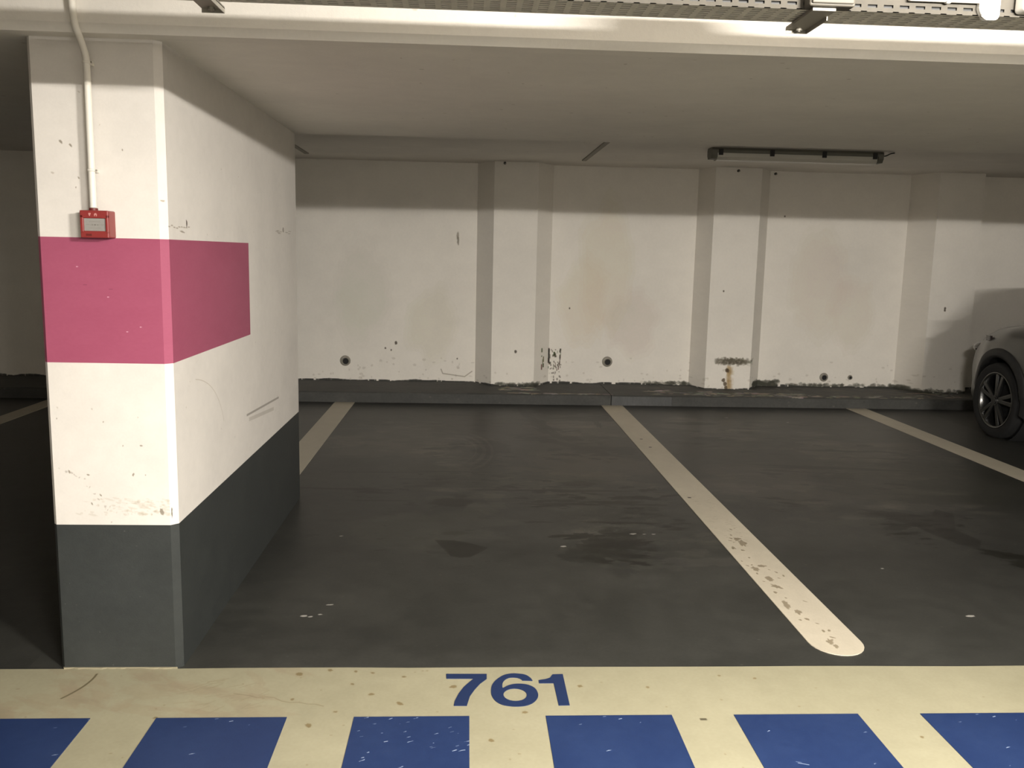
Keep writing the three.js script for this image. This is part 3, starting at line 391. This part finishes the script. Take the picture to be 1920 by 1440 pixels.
obj('box', rbx(-0.05, 0.05, 0, 0.09, 0, 0.04, 0.009, 4), M.plasticWhite, wb); obj('lid', rbx(-0.046, 0.046, 0.004, 0.086, 0.038, 0.046, 0.004, 3), M.plasticWhite, wb);

// ---------------------------------------------------------------- lamps
// the lit luminaires above the aisle
for (const L of LAMPS) { const l = thing('aisle_luminaire', L.label, 'lamp', [L.x, L.y, L.z]);
  obj('housing', [rbx(-L.length / 2 - 0.03, L.length / 2 + 0.03, L.height / 2, L.height / 2 + 0.035, -L.depth / 2, L.depth / 2, 0.004)], M.plasticGrey, l);
  for (const s of [-1, 1]) { obj('end_cap', rbx(s * (L.length / 2 + 0.017) - 0.016, s * (L.length / 2 + 0.017) + 0.016, -L.height / 2, L.height / 2 + 0.001, -L.depth / 2, L.depth / 2, 0.002), M.plasticGrey, l); obj('rod', cyl(0.004, YA - L.y - 0.06, 8).translate(s * L.length * 0.35, (YA - L.y + 0.06) / 2, 0), M.galvDark, l); }
  obj('diffuser', rbx(-L.length / 2, L.length / 2, -L.height / 2, L.height / 2, -L.depth / 2 + 0.004, L.depth / 2 - 0.004, 0.006), M.glow, l);
  const mk = (w, h, x, y, z, tx, ty, tz, k) => { const a = new THREE.RectAreaLight(L.color, L.radiance * k, w, h); a.position.set(x, y, z); l.add(a); a.lookAt(L.x + x + tx, L.y + y + ty, L.z + z + tz); a.name = 'light'; };
  mk(L.length, L.height, 0, 0, -L.depth / 2 - 0.002, 0, 0, -1, 1);
  mk(L.length, L.height, 0, 0, L.depth / 2 + 0.002, 0, 0, 1, 1);
  mk(L.length, L.depth, 0, -L.height / 2 - 0.003, 0, 0, -1, 0, L.down); }
// water pipe under the aisle ceiling
{ const p = thing('water_pipe', 'thick painted water pipe running along the aisle below its ceiling', 'pipe', [0, 2.077, 5.45]);
  obj('pipe', cyl(0.058, 19.9, 24).rotateZ(Math.PI / 2).translate(1, 0, 0), M.conduit, p);
  for (const x of [-7, -3.5, 0, 3.5, 7, 10]) obj('hanger', [cyl(0.005, 0.31, 8).translate(x, 0.218, 0), new THREE.TorusGeometry(0.061, 0.004, 6, 24).rotateY(Math.PI / 2).translate(x, 0, 0)], M.galvDark, p); }
// the unlit luminaire on the rear ceiling
{ const l = thing('ceiling_luminaire', 'unlit fluorescent luminaire with a pale diffuser on the rear ceiling', 'lamp', [2.72, YR - 0.0005, -4.47]);
  const prof = (pts, x0, x1) => { const g = new THREE.ExtrudeGeometry(new THREE.Shape(pts.map((p) => new THREE.Vector2(p[0], p[1]))), { depth: x1 - x0, bevelEnabled: false }); g.rotateY(-Math.PI / 2); g.translate(x1, 0, 0); return g; };
  obj('housing', prof([[-0.06, 0], [0.06, 0], [0.072, -0.02], [0.072, -0.043], [-0.072, -0.043], [-0.072, -0.02]], -0.7, 0.7), M.plasticGrey, l);
  obj('diffuser', prof([[-0.066, -0.043], [0.066, -0.043], [0.064, -0.075], [0.048, -0.098], [0, -0.104], [-0.048, -0.098], [-0.064, -0.075]], -0.675, 0.675), M.diffuserOff, l, 'pale translucent diffuser');
  for (const s of [-1, 1]) obj('end_cap', prof([[-0.06, 0], [0.06, 0], [0.074, -0.02], [0.072, -0.06], [0.05, -0.09], [-0.05, -0.09], [-0.072, -0.06], [-0.074, -0.02]], s > 0 ? 0.68 : -0.725, s > 0 ? 0.725 : -0.68), M.plasticGrey, l);
  for (const x of [-0.65, -0.22, 0.22, 0.65]) obj('clip', rbx(x - 0.018, x + 0.018, -0.062, -0.012, 0.068, 0.08, 0.003), M.cableBlack, l);
  obj('cable', tube([[0.72, -0.03, 0.02], [0.76, -0.028, 0.03], [0.79, -0.012, 0.05], [0.82, -0.006, 0.06]], 0.005, 30, 8), M.cableBlack, l); }

// ---------------------------------------------------------------- pipes through the back wall, fixings
function weep(x, y, r, label, ragged2) {
  const o = thing('drain_pipe', label, 'pipe', [x, y, ZB]);
  const prof = [[r * 0.72, -0.02], [r * 0.72, 0.012], [r, 0.014], [r, -0.001]].map((p) => new THREE.Vector2(p[0], p[1]));
  obj('pipe_end', new THREE.LatheGeometry(prof, 24).rotateX(Math.PI / 2), M.pipePVC, o); obj('bore', new THREE.CircleGeometry(r * 0.74, 24).translate(0, 0, 0.003), M.black, o, 'dark open bore');
  obj('collar', new THREE.TorusGeometry(r * 1.12, r * 0.2, 8, 24).scale(1, 1, 0.35).translate(-r * 0.1, r * 0.12, 0.001), M.pipePVC, o);
}
weep(-1.263, 0.306, 0.042, 'drain pipe end low on the wall panel beside the pillar');
weep(1.492, 0.337, 0.042, 'drain pipe end low on the wall between two pilasters');
weep(3.846, 0.205, 0.036, 'drain pipe end just above the ledge near a smaller stub');
weep(4.133, 0.209, 0.02, 'small pipe stub just above the ledge beside a larger one');
[[0.118, 2.325, ZB], [0.352, 2.34, -5.985], [2.70, 2.325, -5.965], [3.17, 2.33, ZB]].forEach(([x, y, z], i) => { const o = thing('wall_anchor', ['dark anchor in the corner left of the first pilaster', 'dark anchor at the top of the first pilaster', 'dark anchor at the top of the rust stained pilaster', 'dark anchor right of the rust stained pilaster'][i].replace(' left of', ' beside').replace(' right of', ' in the corner past'), 'anchor', [x, y, z]); obj('sleeve', cyl(0.013, 0.02, 12).rotateX(Math.PI / 2).translate(0, 0, 0.01), M.cableBlack, o); obj('bolt', cyl(0.006, 0.03, 8).rotateX(Math.PI / 2).rotateY(0.4).translate(0, -0.004, 0.02), M.galvDark, o); });

// ---------------------------------------------------------------- parked car (only its near corner is in view)
{ const car = thing('parked_car', 'dark grey car parked nose in against the ledge', 'car', [5.315, 0, -5.02]);   // local z from the nose (0) to the tail (4.05)
  const paintC = new THREE.MeshPhysicalMaterial({ color: 0x3d3d3a, roughness: 0.38, metalness: 0.3, clearcoat: 0.6, clearcoatRoughness: 0.15 });
  const trim = std({ color: 0x1a1a1a, roughness: 0.65 }), glass = new THREE.MeshPhysicalMaterial({ color: 0x0b0d0e, roughness: 0.08, clearcoat: 1 }), rubber = std({ color: 0x0f0f0f, roughness: 0.85 }), alloy = std({ color: 0x5d5d5c, roughness: 0.25, metalness: 0.9 }), inner = std({ color: 0x0d0d0d, roughness: 0.9 }), lens = new THREE.MeshPhysicalMaterial({ color: 0x2a2422, roughness: 0.12, clearcoat: 1 });
  // stations: z, half width, underside, shoulder height, top height
  const st = [[0.0, 0.46, 0.30, 0.50, 0.62], [0.05, 0.56, 0.24, 0.58, 0.72], [0.13, 0.64, 0.21, 0.64, 0.79], [0.26, 0.715, 0.19, 0.71, 0.85], [0.42, 0.78, 0.18, 0.77, 0.90], [0.62, 0.84, 0.18, 0.82, 0.94], [0.88, 0.87, 0.18, 0.86, 0.975], [1.2, 0.88, 0.18, 0.88, 1.0], [1.6, 0.88, 0.18, 0.90, 1.0], [2.4, 0.88, 0.18, 0.92, 1.0], [3.1, 0.88, 0.18, 0.94, 1.02], [3.6, 0.86, 0.2, 0.95, 1.03], [3.9, 0.82, 0.24, 0.92, 1.0], [4.02, 0.74, 0.3, 0.85, 0.93], [4.05, 0.6, 0.36, 0.75, 0.85]];
  const lerpSt = (z) => { let i = 0; while (i < st.length - 2 && st[i + 1][0] < z) i++; const a = st[i], b = st[i + 1], t = (z - a[0]) / (b[0] - a[0]); return a.map((q, k) => q + (b[k] - q) * t); };
  const zs = []; for (let i = 0; i <= 90; i++) zs.push(4.05 * (0.5 - 0.5 * Math.cos(Math.PI * i / 90)));
  const ring = (z) => { const [, w, b, s, t] = lerpSt(z); const half = [[0, b], [w * 0.8, b], [w * 0.94, b + 0.02], [w * 0.985, b + 0.09], [w * 0.985, b + 0.2], [w, (b + s) / 2 + 0.06], [w, s - 0.12], [w * 0.985, s - 0.05], [w * 0.955, s], [w * 0.89, s + (t - s) * 0.5], [w * 0.78, t - 0.02], [w * 0.5, t + 0.005], [0, t + 0.012]]; const out = half.map(([x, y]) => [-x, y]); for (let i = half.length - 2; i > 0; i--) out.push(half[i]); return out; };
  const loft = (zz, fn) => { const rs = zz.map(fn), n = rs[0].length, pos = [], idx = [], uv = []; zz.forEach((z, i) => rs[i].forEach(([x, y], j) => { pos.push(x, y, z); uv.push(j / n, i / zz.length); })); for (let i = 0; i < zz.length - 1; i++) for (let j = 0; j < n; j++) { const a = i * n + j, b = i * n + (j + 1) % n, c = a + n, d = b + n; idx.push(a, b, c, b, d, c); } for (const [row, flip] of [[0, 0], [zz.length - 1, 1]]) { let cx = 0, cy = 0; rs[row].forEach(([x, y]) => { cx += x / n; cy += y / n; }); const ci = pos.length / 3; pos.push(cx, cy, zz[row]); uv.push(0, 0); for (let j = 0; j < n; j++) { const a = row * n + j, b = row * n + (j + 1) % n; flip ? idx.push(a, b, ci) : idx.push(b, a, ci); } } const g = new THREE.BufferGeometry(); g.setAttribute('position', new THREE.Float32BufferAttribute(pos, 3)); g.setAttribute('uv', new THREE.Float32BufferAttribute(uv, 2)); g.setIndex(idx); g.computeVertexNormals(); return g; };
  let bodyG = loft(zs, ring);
  { const p = bodyG.attributes.position, ix = bodyG.index; let vol = 0; const A = new THREE.Vector3(), B = new THREE.Vector3(), C = new THREE.Vector3(); for (let i = 0; i < ix.count; i += 3) { A.fromBufferAttribute(p, ix.getX(i)); B.fromBufferAttribute(p, ix.getX(i + 1)); C.fromBufferAttribute(p, ix.getX(i + 2)); vol += A.dot(B.cross(C)); } if (vol < 0) { const a = ix.array; for (let i = 0; i < a.length; i += 3) { const t = a[i]; a[i] = a[i + 1]; a[i + 1] = t; } bodyG.computeVertexNormals(); } }
  const WZ = [0.885, 3.33], WR = 0.318, ev = new Evaluator(); ev.useGroups = false;
  let brush = new Brush(bodyG); brush.updateMatrixWorld();
  for (const z of WZ) for (const s of [-1, 1]) { const c = new Brush(new THREE.CylinderGeometry(0.365, 0.365, 0.34, 40).rotateZ(Math.PI / 2).translate(s * 0.8, 0.33, z)); c.updateMatrixWorld(); brush = ev.evaluate(brush, c, SUBTRACTION); }
  const body = obj('body', brush.geometry, paintC, car);
  // dark arch mouldings following the body side
  for (const z of WZ) for (const s of [-1, 1]) {
    const n = 36, pos = [], idx = [];
    for (let i = 0; i <= n; i++) { const a = -0.22 + (Math.PI + 0.44) * i / n; for (const [r, off] of [[0.352, -0.03], [0.352, 0.012], [0.375, 0.02], [0.425, 0.016], [0.432, -0.01]]) { const zz = z + r * Math.cos(a), y = 0.33 + r * Math.sin(a), q = lerpSt(Math.max(0.02, zz)), w = q[1] * (y > q[3] - 0.1 ? 0.985 : 1) * (y < q[2] + 0.2 ? 0.985 : 1); pos.push(s * (w + off), Math.max(0.17, y), zz); } }
    for (let i = 0; i < n; i++) for (let j = 0; j < 4; j++) { const a = i * 5 + j, b = a + 1, c = a + 5, d = c + 1; s < 0 ? idx.push(a, c, b, b, c, d) : idx.push(a, b, c, b, d, c); }
    const g = new THREE.BufferGeometry(); g.setAttribute('position', new THREE.Float32BufferAttribute(pos, 3)); g.setIndex(idx); g.computeVertexNormals(); g.setAttribute('uv', new THREE.Float32BufferAttribute(new Float32Array(pos.length / 3 * 2), 2)); obj('arch_moulding', g, trim, car, 'black plastic arch moulding');
    obj('wheel_well', new THREE.CylinderGeometry(0.36, 0.36, 0.2, 30, 1, true).rotateZ(Math.PI / 2).translate(s * 0.72, 0.33, z), Object.assign(inner.clone(), { side: THREE.DoubleSide }), car);
  }
  // glass house and roof
  const gh = [[1.30, 0.80, 0.78, 0.99], [1.7, 0.80, 0.66, 1.19], [2.1, 0.8, 0.60, 1.36], [2.45, 0.8, 0.585, 1.42], [2.9, 0.8, 0.58, 1.43], [3.4, 0.79, 0.58, 1.40], [3.75, 0.77, 0.62, 1.22], [3.95, 0.74, 0.70, 1.0]];
  const ghL = (z) => { let i = 0; while (i < gh.length - 2 && gh[i + 1][0] < z) i++; const a = gh[i], b = gh[i + 1], t = (z - a[0]) / (b[0] - a[0]); return a.map((q, k) => q + (b[k] - q) * t); };
  const gz = []; for (let i = 0; i <= 40; i++) gz.push(1.30 + 2.65 * i / 40);
  obj('windows', loft(gz, (z) => { const [, w0, w1, h] = ghL(z); const half = [[0, 0.95], [w0, 0.95], [w0 - 0.01, 0.985], [w1, h - 0.03], [w1 - 0.05, h], [0, h + 0.01]]; const o = half.map(([x, y]) => [-x, y]); for (let i = half.length - 2; i > 0; i--) o.push(half[i]); return o; }), Object.assign(glass, { side: THREE.DoubleSide }), car);
  obj('roof', loft(gz.filter((z) => z > 2.08 && z < 3.5), (z) => { const [, , w1, h] = ghL(z); const half = [[0, h - 0.02], [w1 + 0.004, h - 0.04], [w1 - 0.02, h + 0.004], [w1 - 0.2, h + 0.02], [0, h + 0.026]]; const o = half.map(([x, y]) => [-x, y]); for (let i = half.length - 2; i > 0; i--) o.push(half[i]); return o; }), Object.assign(paintC, { side: THREE.DoubleSide }), car);
  for (const s of [-1, 1]) for (const pts of [[[0.80, 0.98, 1.32], [0.67, 1.19, 1.7], [0.61, 1.37, 2.12]], [[0.80, 0.98, 2.6], [0.69, 1.22, 2.62], [0.60, 1.41, 2.64]], [[0.77, 0.99, 3.85], [0.63, 1.22, 3.72], [0.59, 1.40, 3.42]]]) obj('window_pillar', tube(pts.map(([x, y, z]) => [s * (x + 0.004), y, z]), 0.028, 12, 8), paintC, car);
  // lamps, mirrors, door gaps, handles, bumper lip
  for (const s of [-1, 1]) {
    const hl = obj('headlight', new THREE.SphereGeometry(0.14, 24, 14).scale(0.85, 0.45, 1.0).translate(s * 0.56, 0.70, 0.22), lens, car); 
    obj('side_marker', rbx(s * 0.815 - 0.012, s * 0.815 + 0.012, 0.80, 0.845, 0.60, 0.66, 0.004), lens, car);
    obj('tail_lamp', rbx(s * 0.76 - 0.06, s * 0.76 + 0.06, 0.78, 0.95, 3.88, 3.99, 0.02), std({ color: 0x6d1512, roughness: 0.2 }), car);
    const mi = obj('door_mirror', new THREE.SphereGeometry(0.1, 18, 12).scale(0.5, 0.75, 1).translate(s * 0.885, 1.05, 1.86), paintC, car); obj('mirror_arm', bx(Math.min(s * 0.8, s * 0.87), Math.max(s * 0.8, s * 0.87), 1.0, 1.03, 1.78, 1.83), trim, mi);
    for (const z of [1.42, 2.52, 3.42]) obj('door_gap', bx(Math.min(s * 0.872, s * 0.882), Math.max(s * 0.872, s * 0.882), 0.3, 0.86, z - 0.003, z + 0.003), inner, car);
    for (const z of [2.38, 3.25]) obj('door_handle', rbx(s * 0.89 - 0.012, s * 0.89 + 0.012, 0.8, 0.825, z - 0.09, z + 0.09, 0.006), trim, car);
  }
  obj('grille', rbx(-0.38, 0.38, 0.34, 0.46, -0.008, 0.06, 0.01), trim, car); obj('number_plate', rbx(-0.26, 0.26, 0.48, 0.585, -0.012, 0.03, 0.003), std({ color: 0xcfcfca, roughness: 0.5 }), car);
  // wheels
  const tyreProf = [[0.235, -0.095], [0.255, -0.105], [0.29, -0.107], [0.308, -0.098], [WR, -0.07], [WR, 0.07], [0.308, 0.098], [0.29, 0.107], [0.255, 0.105], [0.235, 0.095]].map((p) => new THREE.Vector2(p[0], p[1]));
  const rimProf = [[0.205, 0.08], [0.19, 0.03], [0.2, -0.04], [0.215, -0.085], [0.224, -0.098], [0.238, -0.1], [0.24, -0.092], [0.232, -0.085]].map((p) => new THREE.Vector2(p[0], p[1]));
  const tyreG = new THREE.LatheGeometry(tyreProf, 48).rotateZ(-Math.PI / 2), rimG = new THREE.LatheGeometry(rimProf, 48).rotateZ(-Math.PI / 2);
  const spokeG = (() => { const list = []; for (let k = 0; k < 5; k++) for (const s of [-1, 1]) { const a = k / 5 * Math.PI * 2 + 0.16, sh = new THREE.Shape(); sh.moveTo(-0.011, 0.03); sh.lineTo(0.011, 0.03); sh.lineTo(0.014 , 0.222); sh.lineTo(-0.014, 0.222); const g = new THREE.ExtrudeGeometry(sh, { depth: 0.02, bevelEnabled: true, bevelSize: 0.004, bevelThickness: 0.006, bevelSegments: 2 }); g.rotateY(-Math.PI / 2).translate(-0.068, 0, 0); g.rotateX(a + s * 0.17); list.push(g); } return list; })();
  for (const z of WZ) for (const s of [-1, 1]) {
    const w = obj('wheel', tyreG, rubber, car, 'black tyre with a ten spoke alloy rim'); w.position.set(s * 0.775, WR, z); if (s > 0) w.rotation.y = Math.PI;
    obj('rim', rimG, Object.assign(alloy, { side: THREE.DoubleSide }), w); spokeG.forEach((g) => obj('spoke', g, alloy, w));
    obj('hub_cap', [cyl(0.042, 0.02, 24).rotateZ(Math.PI / 2).translate(-0.09, 0, 0), cyl(0.03, 0.012, 24).rotateZ(Math.PI / 2).translate(-0.1, 0, 0)], alloy, w);
    obj('brake_disc', cyl(0.14, 0.02, 30).rotateZ(Math.PI / 2).translate(-0.01, 0, 0), inner, w); obj('wheel_back', cyl(0.2, 0.01, 30).rotateZ(Math.PI / 2).translate(0.04, 0, 0), inner, w);
  }
}
scene.traverse((o) => { if (o.isMesh) { o.castShadow = true; o.receiveShadow = true; } });
renderer.render(scene, camera);
